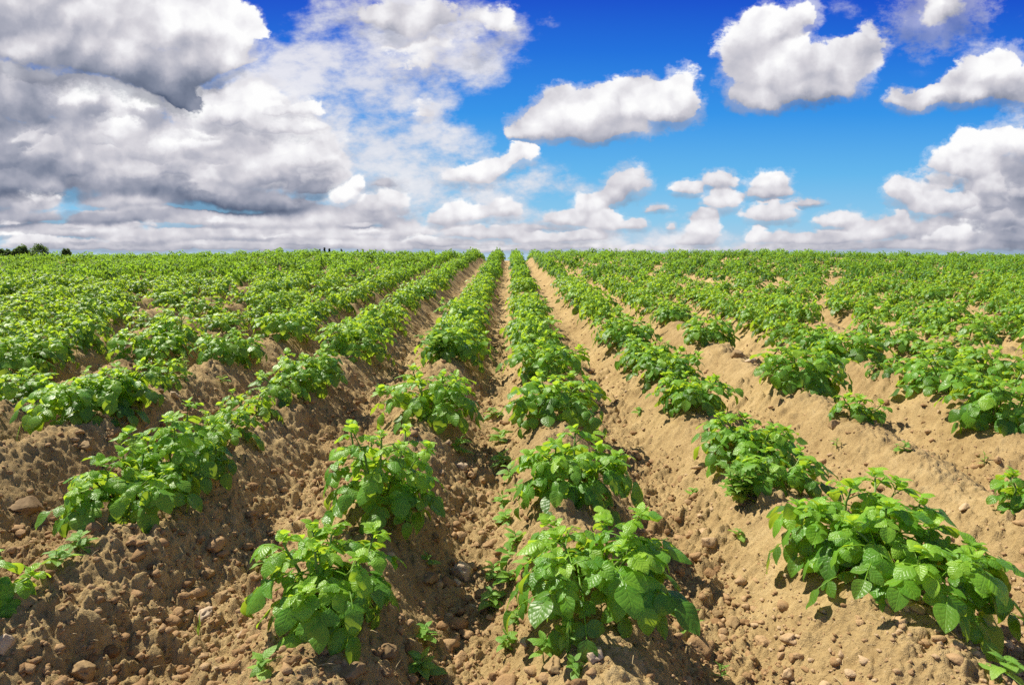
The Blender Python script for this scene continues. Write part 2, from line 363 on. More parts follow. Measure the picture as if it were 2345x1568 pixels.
def pix_ground(px, py, crest=False):
    """where the line of sight of a photo pixel meets the field (or the plane of its ridge crests)"""
    d = pix_dir(px, py); o = Vector((0, 0, CAM_Z)); d = d / d.y
    if crest:
        yy = (CAM_Z - RIDGE_H) / (SLOPE - d.z)
        return d.x * yy, yy
    prev = .3
    for i in range(900):
        yy = .3 * 1.006 ** i
        if CAM_Z + d.z * yy < ground_at(d.x * yy, yy): break
        prev = yy
    return d.x * yy, yy

# ------------------------------------------------------------------ helpers for objects
def link(name, mesh, parent=None):
    o = bpy.data.objects.new(name, mesh); COL.objects.link(o)
    if parent: o.parent = parent
    return o

def tag(o, label=None, cat=None, group=None, kind=None):
    if label: o['label'] = label
    if cat: o['category'] = cat
    if group: o['group'] = group
    if kind: o['kind'] = kind
    return o

def mesh_np(name, verts, quads=None, tris=None, mat=None, smooth=True, attrs=None, uv=None):
    me = bpy.data.meshes.new(name)
    verts = np.asarray(verts, np.float32)
    nq = 0 if quads is None else len(quads); nt = 0 if tris is None else len(tris)
    me.vertices.add(len(verts)); me.vertices.foreach_set('co', verts.ravel())
    idx = []; starts = []
    if nq: idx.append(np.asarray(quads, np.int32).ravel()); starts.append(np.arange(nq, dtype=np.int32) * 4)
    if nt: idx.append(np.asarray(tris, np.int32).ravel()); starts.append(nq * 4 + np.arange(nt, dtype=np.int32) * 3)
    idx = np.concatenate(idx); starts = np.concatenate(starts)
    me.loops.add(len(idx)); me.loops.foreach_set('vertex_index', idx)
    me.polygons.add(nq + nt); me.polygons.foreach_set('loop_start', starts)
    if smooth: me.polygons.foreach_set('use_smooth', np.ones(nq + nt, bool))
    me.update(calc_edges=True)
    for k, vals in (attrs or {}).items():
        a = me.attributes.new(k, 'FLOAT', 'POINT'); a.data.foreach_set('value', np.asarray(vals, np.float32).ravel())
    if uv is not None:
        a = me.attributes.new('leaf_uv', 'FLOAT_VECTOR', 'POINT'); a.data.foreach_set('vector', np.asarray(uv, np.float32).ravel())
    if mat: me.materials.append(mat)
    return me

# ------------------------------------------------------------------ materials
def new_mat(name):
    m = bpy.data.materials.new(name); m.use_nodes = True; m.node_tree.nodes.clear()
    return m, Nodes(m.node_tree)

def finish(m, N, shader, bump=None, strength=.5, dist=.01):
    o = N.new('ShaderNodeOutputMaterial'); N.t.links.new(shader, o.inputs[0]); return m

def principled(N, color, rough=.8, spec=.3, normal=None):
    p = N.new('ShaderNodeBsdfPrincipled')
    N.put(p.inputs['Base Color'], color if hasattr(color, 'node') else (*color, 1.0))
    N.put(p.inputs['Roughness'], rough); N.put(p.inputs['Specular IOR Level'], spec)
    if normal is not None: N.t.links.new(normal, p.inputs['Normal'])
    return p.outputs[0]

def bump(N, h, strength, dist, normal=None):
    b = N.new('ShaderNodeBump'); N.put(b.inputs['Height'], h); b.inputs['Strength'].default_value = strength; b.inputs['Distance'].default_value = dist
    if normal is not None: N.t.links.new(normal, b.inputs['Normal'])
    return b.outputs[0]

def attr(N, name, out='Fac'):
    a = N.new('ShaderNodeAttribute', attribute_name=name); return a.outputs[out]

def soil_material():
    m, N = new_mat('dry_soil')
    p = N.new('ShaderNodeNewGeometry').outputs['Position']
    n1 = N.noise(p, 1.3, 4, .6); n2 = N.noise(p, 14, 5, .65); n3 = N.noise(p, 120, 4, .7)
    f = N.m('ADD', N.m('MULTIPLY', n1, .40), N.m('ADD', N.m('MULTIPLY', n2, .40), N.m('MULTIPLY', n3, .30)))
    c = N.ramp(f, [(.30, (.150, .092, .038)), (.45, (.295, .200, .088)), (.60, (.435, .312, .146)), (.78, (.59, .455, .245))])
    sp = N.new('ShaderNodeTexVoronoi', feature='F1'); N.put(sp.inputs['Vector'], p); sp.inputs['Scale'].default_value = 95
    g = N.rng(sp.outputs['Distance'], .10, .20); pick = N.new('ShaderNodeSeparateColor'); N.t.links.new(sp.outputs['Color'], pick.inputs[0])
    pale = N.m('MULTIPLY', N.m('SUBTRACT', 1.0, g), N.m('GREATER_THAN', pick.outputs[0], .86))
    c = N.mix(N.m('MULTIPLY', pale, .7), c, (.55, .42, .27))
    h = N.m('ADD', N.m('MULTIPLY', n3, .6), N.m('ADD', N.m('MULTIPLY', N.noise(p, 320, 3, .7), .35), N.m('MULTIPLY', n2, .5)))
    return finish(m, N, principled(N, c, .95, .12, bump(N, h, .85, .012)))

def clod_material():
    m, N = new_mat('clod_soil')
    p = N.new('ShaderNodeNewGeometry').outputs['Position']
    n2 = N.noise(p, 30, 5, .65); n3 = N.noise(p, 170, 4, .7); tone = attr(N, 'tone')
    f = N.m('ADD', N.m('MULTIPLY', n2, .30), N.m('ADD', N.m('MULTIPLY', n3, .22), N.m('MULTIPLY', tone, .50)))
    c = N.ramp(f, [(.22, (.19, .105, .045)), (.45, (.32, .195, .092)), (.65, (.42, .275, .140)), (.85, (.56, .42, .26))])
    h = N.m('ADD', n3, N.m('MULTIPLY', n2, .8))
    return finish(m, N, principled(N, c, .92, .15, bump(N, h, .6, .006)))

def stone_material(name, ramp):
    m, N = new_mat(name)
    p = N.new('ShaderNodeTexCoord').outputs['Object']
    n1 = N.noise(p, 25, 5, .6); n2 = N.noise(p, 140, 4, .7)
    f = N.m('ADD', N.m('MULTIPLY', n1, .6), N.m('MULTIPLY', n2, .4))
    return finish(m, N, principled(N, N.ramp(f, ramp), .85, .25, bump(N, f, .55, .006)))

def leaf_material(name, dark, mid, light, trans, gloss=.38, veins=True):
    m, N = new_mat(name)
    age = attr(N, 'age'); uv = N.new('ShaderNodeAttribute', attribute_name='leaf_uv').outputs['Vector']
    s = N.new('ShaderNodeSeparateXYZ'); N.t.links.new(uv, s.inputs[0]); u, v = s.outputs[0], s.outputs[1]
    au = N.m('ABSOLUTE', u)
    p = N.new('ShaderNodeNewGeometry').outputs['Position']
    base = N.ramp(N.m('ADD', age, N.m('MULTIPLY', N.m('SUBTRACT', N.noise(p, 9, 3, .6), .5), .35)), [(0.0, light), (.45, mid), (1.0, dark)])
    nrm = None
    if veins:
        ph = N.m('SUBTRACT', v, N.m('SUBTRACT', N.m('MULTIPLY', au, .38), N.m('MULTIPLY', N.m('MULTIPLY', au, au), .14)))
        rib = N.m('ABSOLUTE', N.m('SINE', N.m('MULTIPLY', ph, math.pi * 6.0)))
        rib = N.m('POWER', rib, .55)
        mid_line = N.rng(au, .0, .09)
        vein = N.m('MULTIPLY', N.rng(rib, .12, .55), mid_line)
        cell = N.new('ShaderNodeTexVoronoi', feature='SMOOTH_F1'); N.put(cell.inputs['Vector'], N.v('MULTIPLY', uv, (5, 9, 1))); cell.inputs['Scale'].default_value = 1.0
        h = N.m('SUBTRACT', N.m('MULTIPLY', N.m('MULTIPLY', rib, mid_line), .6), N.m('MULTIPLY', cell.outputs['Distance'], .9))
        nrm = bump(N, h, .38, .003)
        base = N.mix(N.m('MULTIPLY', N.m('SUBTRACT', 1.0, vein), .13), base, light)
    pr = principled(N, base, gloss, .48, nrm)
    tr = N.new('ShaderNodeBsdfTranslucent')
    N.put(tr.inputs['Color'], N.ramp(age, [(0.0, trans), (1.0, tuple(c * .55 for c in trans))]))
    mx = N.new('ShaderNodeMixShader'); mx.inputs[0].default_value = .45
    N.t.links.new(pr, mx.inputs[1]); N.t.links.new(tr.outputs[0], mx.inputs[2])
    return finish(m, N, mx.outputs[0])

def plain_material(name, c, rough=.7, spec=.3, vary=.25, scale=40):
    m, N = new_mat(name)
    p = N.new('ShaderNodeTexCoord').outputs['Object']
    n = N.noise(p, scale, 4, .6)
    a = tuple(x * (1 - vary) for x in c); b = tuple(min(1, x * (1 + vary)) for x in c)
    return finish(m, N, principled(N, N.ramp(n, [(.3, a), (.7, b)]), rough, spec))

# ------------------------------------------------------------------ ground mesh: one sheet, finer near the viewer, out to the horizon
def make_ground(mat):
    nu = 1900
    u = np.linspace(-1.35, 1.35, nu)
    ys = [.25]
    while ys[-1] < 34: ys.append(ys[-1] + max(.0036, .0034 * (ys[-1] + .1)) * (1.0 if ys[-1] < 9 else 2.2))
    while ys[-1] < 3000: ys.append(ys[-1] * 1.12)
    ys = np.array(ys); ny = len(ys)
    Y = np.repeat(ys[:, None], nu, 1); X = u[None, :] * (Y + 1.1)
    x = X.ravel(); y = Y.ravel()
    z = base_height(x, y)
    sel = y < 34
    z[sel] += detail_height(x[sel], y[sel])
    i = np.arange((ny - 1) * nu).reshape(ny - 1, nu)[:, :-1].ravel()
    quads = np.stack([i, i + 1, i + nu + 1, i + nu], 1)
    me = mesh_np('ground', np.stack([x, y, z], 1), quads, mat=mat)
    print('ground', ny, nu)
    return tag(link('ground', me), 'dry sandy brown ploughed ground drawn up into long parallel ridges', kind='structure')
# ------------------------------------------------------------------ plants
def leaflet_template(nc, nr):
    u = np.linspace(-1, 1, nc); t = np.linspace(0, 1, nr)
    T, U = np.meshgrid(t, u, indexing='ij')
    w = np.sin(np.pi * np.clip(T, 0, 1) ** .74) ** .72 * (1 - .10 * T)
    w[0] = .05; w[-1] = .02
    i = np.arange((nr - 1) * nc).reshape(nr - 1, nc)[:, :-1].ravel()
    quads = np.stack([i, i + 1, i + nc + 1, i + nc], 1)
    return U.ravel(), T.ravel(), (U * w).ravel(), quads

def leaflets_mesh(P, D, Nn, L, age, tpl, rng, wide=.43, jag=0.0):
    """all leaflets of a plant in one go; P origin, D direction, Nn upper side, L length"""
    U, T, UW, quads = tpl
    n = len(L); V = len(U)
    D = D / np.linalg.norm(D, axis=1, keepdims=True)
    R = np.cross(D, Nn); R /= np.maximum(np.linalg.norm(R, axis=1, keepdims=True), 1e-6)
    Nn = np.cross(R, D)
    droop = rng.uniform(.25, 1.15, n)[:, None]; fold = rng.uniform(-.05, .42, n)[:, None]; cup = rng.uniform(.0, .30, n)[:, None]
    twist = rng.normal(0, .22, n)[:, None]; sway = rng.normal(0, .10, n)[:, None]; wv = rng.uniform(.0, .05, n)[:, None]; ph = rng.uniform(0, 6.28, n)[:, None]
    W = wide * rng.uniform(.85, 1.2, n)[:, None]
    uu = UW[None, :]; tt = T[None, :]
    if jag: uu = uu * (1 - jag * (np.sin(tt * 22 + ph) > 0) * np.abs(U)[None, :])
    ang = droop * tt                                             # the blade bends down along its length
    ysh = np.sin(ang) / np.maximum(droop, 1e-3); zsh = -(1 - np.cos(ang)) / np.maximum(droop, 1e-3)
    x = uu * W * np.cos(fold * 1.2) + sway * tt ** 2
    z = np.abs(uu) * W * np.sin(fold * 1.2) - cup * W * uu ** 2 * 1.6 + twist * uu * W * tt + wv * np.sin(tt * 9 + ph) * np.abs(U)[None, :]
    y = ysh + z * np.sin(ang) * .6
    zz = zsh + z * np.cos(ang)
    Lc = L[:, None]
    pts = P[:, None, :] + (x * Lc)[..., None] * R[:, None, :] + (y * Lc)[..., None] * D[:, None, :] + (zz * Lc)[..., None] * Nn[:, None, :]
    q = (quads[None] + (np.arange(n) * V)[:, None, None]).reshape(-1, 4)
    uv = np.stack([np.broadcast_to(U, (n, V)), np.broadcast_to(T, (n, V)), np.zeros((n, V))], 2).reshape(-1, 3)
    return pts.reshape(-1, 3), q, np.repeat(age, V), uv

def tubes(paths, sides=5):
    """paths: list of (points (k,3), radii (k)); one vertex ring per point"""
    vs = []; qs = []; off = 0
    a = np.linspace(0, 2 * np.pi, sides, endpoint=False)
    for pts, rad in paths:
        pts = np.asarray(pts); k = len(pts)
        tan = np.gradient(pts, axis=0); tan /= np.maximum(np.linalg.norm(tan, axis=1, keepdims=True), 1e-9)
        ref = np.where(np.abs(tan[:, 2:3]) > .9, np.array([[1., 0, 0]]), np.array([[0, 0, 1.]]))
        s = np.cross(tan, ref); s /= np.linalg.norm(s, axis=1, keepdims=True); b = np.cross(tan, s)
        ring = pts[:, None, :] + np.asarray(rad)[:, None, None] * (np.cos(a)[None, :, None] * s[:, None, :] + np.sin(a)[None, :, None] * b[:, None, :])
        vs.append(ring.reshape(-1, 3))
        for i in range(k - 1):
            for j in range(sides):
                qs.append((off + i * sides + j, off + i * sides + (j + 1) % sides, off + (i + 1) * sides + (j + 1) % sides, off + (i + 1) * sides + j))
        off += k * sides
    return np.concatenate(vs), np.array(qs)

def grow(rng, radius, height, n_stems, n_leaves, leaf, pairs=2, young=.5):
    """a potato plant around the origin: returns stems (paths) and leaflets (P, D, N, L, age) and petioles"""
    stems = []; pet = []; P = []; D = []; Nn = []; L = []; A = []
    up = np.array([0, 0, 1.])
    a0 = rng.uniform(0, 6.28)
    for s in range(n_stems):
        az = a0 + s * 2 * np.pi / n_stems + rng.normal(0, .25)
        lean = .16 if s == 0 and n_stems > 3 else rng.uniform(.30, .74)
        out = np.array([math.cos(az), math.sin(az), 0])
        hgt = height * (rng.uniform(.66, .76) if s == 0 else rng.uniform(.60, .92)) * (1 - .30 * lean)
        reach = radius * lean * rng.uniform(.85, 1.3)
        base = out * rng.uniform(.01, .05)
        t = np.linspace(0, 1, 7)[:, None]
        path = base + out * reach * (t ** 1.25) + up * hgt * (t - .12 * t * t) / .88 + rng.normal(0, .006, (7, 3)) * t
        path[0, 2] -= .05
        stems.append((path, np.linspace(.0056, .0026, 7)))
        la = rng.uniform(0, 6.28)
        for k in range(n_leaves):
            f = .16 + .84 * (k + .5 * rng.random()) / n_leaves
            pos = np.array([np.interp(f * 6, range(7), path[:, c]) for c in range(3)])
            la += 2.4 + rng.normal(0, .3)
            ld = np.array([math.cos(la), math.sin(la), 0])
            if s or n_stems <= 3: ld = ld + out * rng.uniform(.35, .9)          # leaves turn to the outside of the clump
            ld[2] = 0; ld /= np.linalg.norm(ld)
            top = max(0, (f - .45) / .55)
            room = radius * (1.05 - .42 * top) - np.linalg.norm(pos[:2]) * .55
            ln = np.clip(room, .05, .24) * rng.uniform(.75, 1.15) * (1 - .25 * top)
            elev = rng.uniform(.10, .60) + .35 * top
            droop = rng.uniform(.9, 1.6) * (1 - .25 * top)
            tt = np.linspace(0, 1, 6)
            ang = elev - droop * tt
            step = ln / 5
            pts = [pos]
            for q in range(5): pts.append(pts[-1] + step * (ld * math.cos(ang[q]) + up * math.sin(ang[q])))
            pts = np.array(pts); pet.append((pts, np.linspace(.0022, .0011, 6)))
            side = np.cross(ld, up)
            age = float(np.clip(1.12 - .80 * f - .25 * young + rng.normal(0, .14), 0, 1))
            size = leaf * (1.15 - .55 * top ** 1.5) * rng.uniform(.72, 1.22)
            def at(g): return np.array([np.interp(g * 5, range(6), pts[:, c]) for c in range(3)])
            def dirn(g):
                an = elev - droop * g
                d = ld * math.cos(an) + up * math.sin(an); nn = -ld * math.sin(an) + up * math.cos(an); return d, nn
            d, nn = dirn(1.0)
            P.append(pts[-1]); D.append(d + rng.normal(0, .12, 3)); Nn.append(nn + rng.normal(0, .18, 3)); L.append(size); A.append(age)
            for j in range(pairs):
                g = .84 - .30 * j + rng.normal(0, .02)
                d, nn = dirn(g)
                for sg in (-1, 1):
                    sp = rng.uniform(.9, 1.35)
                    dd = d * math.cos(sp) + side * sg * math.sin(sp) - nn * rng.uniform(.0, .25)
                    P.append(at(g)); D.append(dd); Nn.append(nn + side * sg * rng.uniform(.0, .3) + rng.normal(0, .15, 3))
                    L.append(size * (.80 - .18 * j) * rng.uniform(.85, 1.1)); A.append(np.clip(age + rng.normal(0, .08), 0, 1))
            if pairs > 1:
                for sg in (-1, 1):
                    g = .68; d, nn = dirn(g)
                    P.append(at(g)); D.append(d * .4 + side * sg); Nn.append(nn); L.append(size * .28); A.append(age * .7)
        # young tip: a tuft of small upright leaves
        for k in range(6):
            an = k * 2.4; dd = np.array([math.cos(an), math.sin(an), rng.uniform(.5, 1.3)])
            P.append(path[-1] + up * .004 * k); D.append(dd); Nn.append(up - dd * .3 + rng.normal(0, .2, 3)); L.append(leaf * rng.uniform(.38, .70)); A.append(rng.uniform(0, .18))
    return stems, pet, [np.array(q) for q in (P, D, Nn, L, A)]

TPL_FINE = leaflet_template(7, 9); TPL_MID = leaflet_template(5, 6); TPL_FAR = leaflet_template(3, 4)

def build_plant(rng, radius, height, leaf, stems_n, leaves_n, tpl, M, name='potato_plant', pairs=2, split=True, young=.5):
    """thing > foliage, stems; the origin is where the stems leave the soil"""
    st, pet, (P, D, Nn, L, A) = grow(rng, radius, height, stems_n, leaves_n, leaf, pairs, young)
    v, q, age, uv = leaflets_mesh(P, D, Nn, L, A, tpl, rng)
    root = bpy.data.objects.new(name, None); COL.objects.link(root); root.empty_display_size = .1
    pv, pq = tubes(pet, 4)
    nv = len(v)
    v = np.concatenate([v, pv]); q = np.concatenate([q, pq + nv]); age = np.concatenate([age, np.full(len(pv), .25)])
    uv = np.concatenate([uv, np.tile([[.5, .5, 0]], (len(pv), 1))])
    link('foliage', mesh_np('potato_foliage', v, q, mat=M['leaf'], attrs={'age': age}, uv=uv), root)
    if split:
        for s in st:
            sv, sq = tubes([s], 6); link('stem', mesh_np('potato_stem', sv, sq, mat=M['stem']), root)
    else:
        sv, sq = tubes(st, 5); link('stems', mesh_np('potato_stems', sv, sq, mat=M['stem']), root)
    return root

def copy_thing(o):
    c = o.copy(); COL.objects.link(c)
    for ch in o.children:
        d = ch.copy(); COL.objects.link(d); d.parent = c
    return c

# photo pixels of the nearest plants: (base px, base py, foliage width px, foliage height px)
NEAR = {
 -1: [(745, 1385, 310, 270), (888, 1172, 275, 360), (1010, 950, 215, 165), (1055, 812, 165, 115)],
  0: [(1372, 1375, 380, 290), (1318, 1135, 265, 200), (1272, 945, 245, 150), (1255, 848, 185, 110)],
 -2: [(-45, 1385, 170, 190), (275, 1155, 280, 175), (445, 1085, 230, 250), (530, 1010, 150, 120), (590, 955, 125, 110), (655, 905, 130, 105), (740, 875, 150, 120), (860, 800, 170, 115)],
  1: [(1975, 1275, 360, 260), (2215, 1345, 430, 310), (1712, 1045, 220, 160), (1795, 1105, 205, 140), (1595, 925, 160, 120), (1520, 868, 150, 115), (1472, 826, 130, 100), (1425, 785, 120, 90)],
 -3: [(135, 950, 240, 170), (250, 930, 190, 140), (370, 880, 120, 80), (535, 815, 145, 100), (690, 765, 150, 85)],
  2: [(2345, 1165, 130, 130), (1972, 955, 105, 75), (1850, 885, 225, 150), (1640, 772, 125, 85), (1545, 728, 90, 60)],
 -4: [(-20, 900, 160, 110), (360, 810, 165, 100)],
 -5: [(75, 835, 190, 110)],
  3: [(2235, 895, 190, 150), (2330, 955, 210, 210), (2070, 862, 100, 65), (1990, 820, 170, 115), (1850, 790, 120, 90)],
}
WHERE = {
 (-1, 0): 'lush potato plant standing nearest the viewer on the ridge left of the central furrow',
 (-1, 1): 'tallest potato plant on the ridge left of the central furrow, second from the front',
 (-1, 2): 'loose pale potato plant on the ridge left of the central furrow, third from the front',
 (-1, 3): 'dense potato plant with a jagged weed growing out of it beside the central furrow',
 (0, 0): 'big sprawling potato plant nearest the viewer on the ridge right of the central furrow',
 (0, 1): 'round potato plant just behind the front one right of the central furrow',
 (0, 2): 'broad domed potato plant, third from the front right of the central furrow',
 (0, 3): 'shallow potato plant crowded behind the broad dome right of the central furrow',
 (-2, 0): 'potato plant cut off by the left edge with only a few long leaves showing',
 (-2, 1): 'low spreading potato plant at lower left with dark rounded leaves at its foot',
 (-2, 2): 'upright leggy potato plant with a wilted shoot, behind the low spreading one at left',
 (-2, 3): 'low leafy potato plant joining the leggy one on the second left ridge',
 (-2, 4): 'small dark potato plant on the second ridge left of the central furrow',
 (-2, 5): 'bright potato plant hanging over the second left ridge beside the small dark one',
 (-2, 6): 'potato plant with a brown stone at its foot on the second left ridge',
 (-2, 7): 'wide bright potato plant past the brown stone on the second left ridge',
 (1, 0): 'large potato plant with puckered leaves at lower right, left half of the front clump',
 (1, 1): 'largest potato plant at lower right with leaves drooping into its own shadow',
 (1, 2): 'potato plant leaning over a jagged leaved weed on the second right ridge',
 (1, 3): 'potato plant between the jagged leaved weed and the large front clump at right',
 (1, 4): 'dark sided potato plant on the second right ridge casting shadow on bare soil',
 (1, 5): 'bushy potato plant below the tall feathery weed on the second right ridge',
 (1, 6): 'potato plant right at the foot of the tall feathery weed on the second right ridge',
 (1, 7): 'potato plant just past the tall feathery weed on the second right ridge',
 (-3, 0): 'broad backlit potato plant standing alone on a cloddy ridge at far left',
 (-3, 1): 'right hand half of the broad backlit clump on the cloddy left ridge',
 (-3, 2): 'small thin potato plant between bare soil gaps on the third left ridge',
 (-3, 3): 'rounded potato plant after the thin one on the third left ridge',
 (-3, 4): 'low bright potato plant beside bare soil on the third left ridge',
 (2, 0): 'potato plant cut off by the right edge above the large front clump',
 (2, 1): 'smallest potato plant, alone on the bare crest of the third right ridge',
 (2, 2): 'dark blue green potato plant with large leaves on the third right ridge',
 (2, 3): 'isolated dark potato plant on the third right ridge',
 (2, 4): 'little potato plant ahead of the isolated dark one on the third right ridge',
 (-4, 0): 'shaded potato plant at the left edge behind the broad backlit clump',
 (-4, 1): 'dome shaped potato plant on the fourth left ridge with bare soil around it',
 (-5, 0): 'dense potato plant near the left edge on the fifth left ridge',
 (3, 0): 'tangled potato plant at the right edge on the fourth right ridge',
 (3, 1): 'tall dark potato plant filling the right edge of the fourth right ridge',
 (3, 2): 'thin pale potato plant over crumbly soil on the fourth right ridge',
 (3, 3): 'leafy potato plant in the middle of the fourth right ridge',
 (3, 4): 'potato plant at the near end of a thick run on the fourth right ridge',
}
ORD = ['first', 'second', 'third', 'fourth', 'fifth', 'sixth', 'seventh', 'eighth', 'ninth', 'tenth', 'eleventh', 'twelfth', 'thirteenth', 'fourteenth', 'fifteenth', 'sixteenth', 'seventeenth', 'eighteenth', 'nineteenth', 'twentieth']

def row_phrase(r):
    k = r + 1 if r >= 0 else -r
    side = 'right' if r >= 0 else 'left'
    return ('the %s ridge %s of the central furrow' % (ORD[k - 1], side))

def plant_field(M):
    rng = np.random.default_rng(5)
    group = 'potato plants along the ridges'
    spots = []                                            # every plant: row, x, y, radius, height, near key
    for r, lst in NEAR.items():
        rx = RIDGES[R_IDX0 + 1 + r]
        for i, (px, py, w, h) in enumerate(lst):
            x, y = pix_ground(px, py, crest=True)
            x = .35 * x + .65 * rx
            dist = math.hypot(y, .8)
            spots.append([r, x, y, .5 * w * dist / FPX, .74 * h * dist / FPX, (r, i)])
    for r in range(-34, 34):
        rx = RIDGES[R_IDX0 + 1 + r]
        mine = [s[2] for s in spots if s[0] == r]
        y = (max(mine) + .36) if mine else max(1.6, abs(rx) / .88)
        gap = (.11 if r > 1 else .04) if r > 0 else (.09 if r < -1 else .02)
        while y < 34:
            if not (rng.random() < gap and y < 24):
                small = rng.random() < (.18 if r > 1 else .10)
                spots.append([r, rx + rng.normal(0, .035), y, (.15 if small else rng.uniform(.155, .24) * (.94 if r > 1 else 1)), (.16 if small else rng.uniform(.22, .31)), None])
            else: y += rng.uniform(.1, .5)
            y += rng.uniform(.30, .43)
    spots.sort(key=lambda s: s[2])
    # drop what lies outside the frame
    spots = [s for s in spots if abs(s[1]) - s[3] < (.86 if s[2] < 12 else .98) * s[2] + .12]
    near = [s for s in spots if s[5] is not None]
    rest = [s for s in spots if s[5] is None]
    n_ind = 300 - len(near)
    ind, far = rest[:n_ind], rest[n_ind:]
    print('plants', len(near), len(ind), len(far), 'individual to', ind[-1][2])
    def place(o, s, scale=None):
        o.location = (s[1], s[2], ground_at(s[1], s[2]) - .005)
        o.rotation_euler = (rng.normal(0, .05), rng.normal(0, .05), rng.uniform(0, 6.28))
        if scale: o.scale = scale
    for s in near:
        R, H = max(s[3], .10), max(s[4], .13)
        y = s[2]; big = R > .17
        leaf = float(np.clip(.032 + .13 * R, .043, .068))
        o = build_plant(np.random.default_rng(abs(hash(s[5])) % 9999 + 3), R * (.86 if y < 2.6 else .96), H, leaf, 7 if big else 4, 10 if big else 7,
                        TPL_FINE if y < 4 else TPL_MID, M, split=True, young=.75 if s[0] <= 0 else .45)
        place(o, s); tag(o, WHERE[s[5]], 'potato plant', group)
    # master plants for the rest
    masters = []
    for i in range(12):
        masters.append(build_plant(np.random.default_rng(100 + i), .25, .27, .070, 6, 7, TPL_MID, M, split=False, young=rng.uniform(.35, .8)))
    used = [False] * 12
    count = {}
    for s in near: count[s[0]] = count.get(s[0], 0) + 1
    for j, s in enumerate(ind):
        k = int(rng.integers(12)) if j >= 12 else j
        o = masters[k] if not used[k] else copy_thing(masters[k]); used[k] = True
        place(o, s, (s[3] / .25, s[3] / .25, s[4] / .27))
        n = count[s[0]] = count.get(s[0], 0) + 1
        if n <= 14 and abs(s[0]) <= 9: lab = '%s potato plant from the front on %s' % (ORD[n - 1], row_phrase(s[0]))
        elif abs(s[0]) <= 9: lab = 'bushy potato plant in the crowded run along %s' % row_phrase(s[0])
        else: lab = 'bushy potato plant crowded among others towards the %s edge of the field' % ('right' if s[0] > 0 else 'left')
        tag(o, lab, 'potato plant', group)
    # the distant plants run together: one object
    kinds = []
    for i in range(10):
        g = np.random.default_rng(300 + i)
        _, _, (P, D, Nn, L, A) = grow(g, .25, .27, 5, 6, .092, 1, .65)
        kinds.append(leaflets_mesh(P, D, Nn, L, A, TPL_FAR, g))
    V = []; Q = []; A = []; U = []; off = 0
    for s in far:
        v, q, a, uv = kinds[int(rng.integers(10))]
        an = rng.uniform(0, 6.28); c, sn = math.cos(an), math.sin(an)
        k = s[3] / .25 * .80; kz = s[4] / .27 * rng.uniform(.72, 1.3)
        vv = np.stack([(v[:, 0] * c - v[:, 1] * sn) * k + s[1], (v[:, 0] * sn + v[:, 1] * c) * k + s[2], v[:, 2] * kz + ground_at(s[1], s[2])], 1)
        V.append(vv); Q.append(q + off); A.append(np.clip(a + rng.normal(.12, .15), 0, 1)); U.append(uv); off += len(v)
    o = link('potato_foliage', mesh_np('far_potato_foliage', np.concatenate(V), np.concatenate(Q), mat=M['leaf_far'], attrs={'age': np.concatenate(A)}, uv=np.concatenate(U)))
    tag(o, 'mass of distant green potato plants running together up to the crest', 'crop', kind='stuff')
# ------------------------------------------------------------------ loose soil, stones, weeds, trees
def ico(sub):
    import bmesh
    bm = bmesh.new(); bmesh.ops.create_icosphere(bm, subdivisions=sub, radius=1.0)
    v = np.array([x.co[:] for x in bm.verts]); f = np.array([[x.index for x in p.verts] for p in bm.faces]); bm.free()
    return v, f

def rock_shapes(n, sub, seed, amp=.28):
    v, f = ico(sub); out = []
    for i in range(n):
        o = i * 17.3 + seed
        d = 1 + amp * (perlin(v[:, 0] * 1.3 + o, v[:, 1] * 1.3 + v[:, 2] * .9, seed) + .6 * perlin(v[:, 2] * 2.4 - o, v[:, 0] * 2.4 + v[:, 1], seed + 3)) + amp * .35 * perlin(v[:, 1] * 5 + o, v[:, 2] * 5 + v[:, 0] * 3, seed + 5)
        w = v * d[:, None]
        g = np.random.default_rng(seed + i)
        for k in range(8):                                  # broken flat faces
            nn = g.normal(size=3); nn /= np.linalg.norm(nn); c = g.uniform(.45, .9)
            h = w @ nn; w = w - np.clip(h - c, 0, None)[:, None] * nn * .92
        out.append(w)
    return out, f

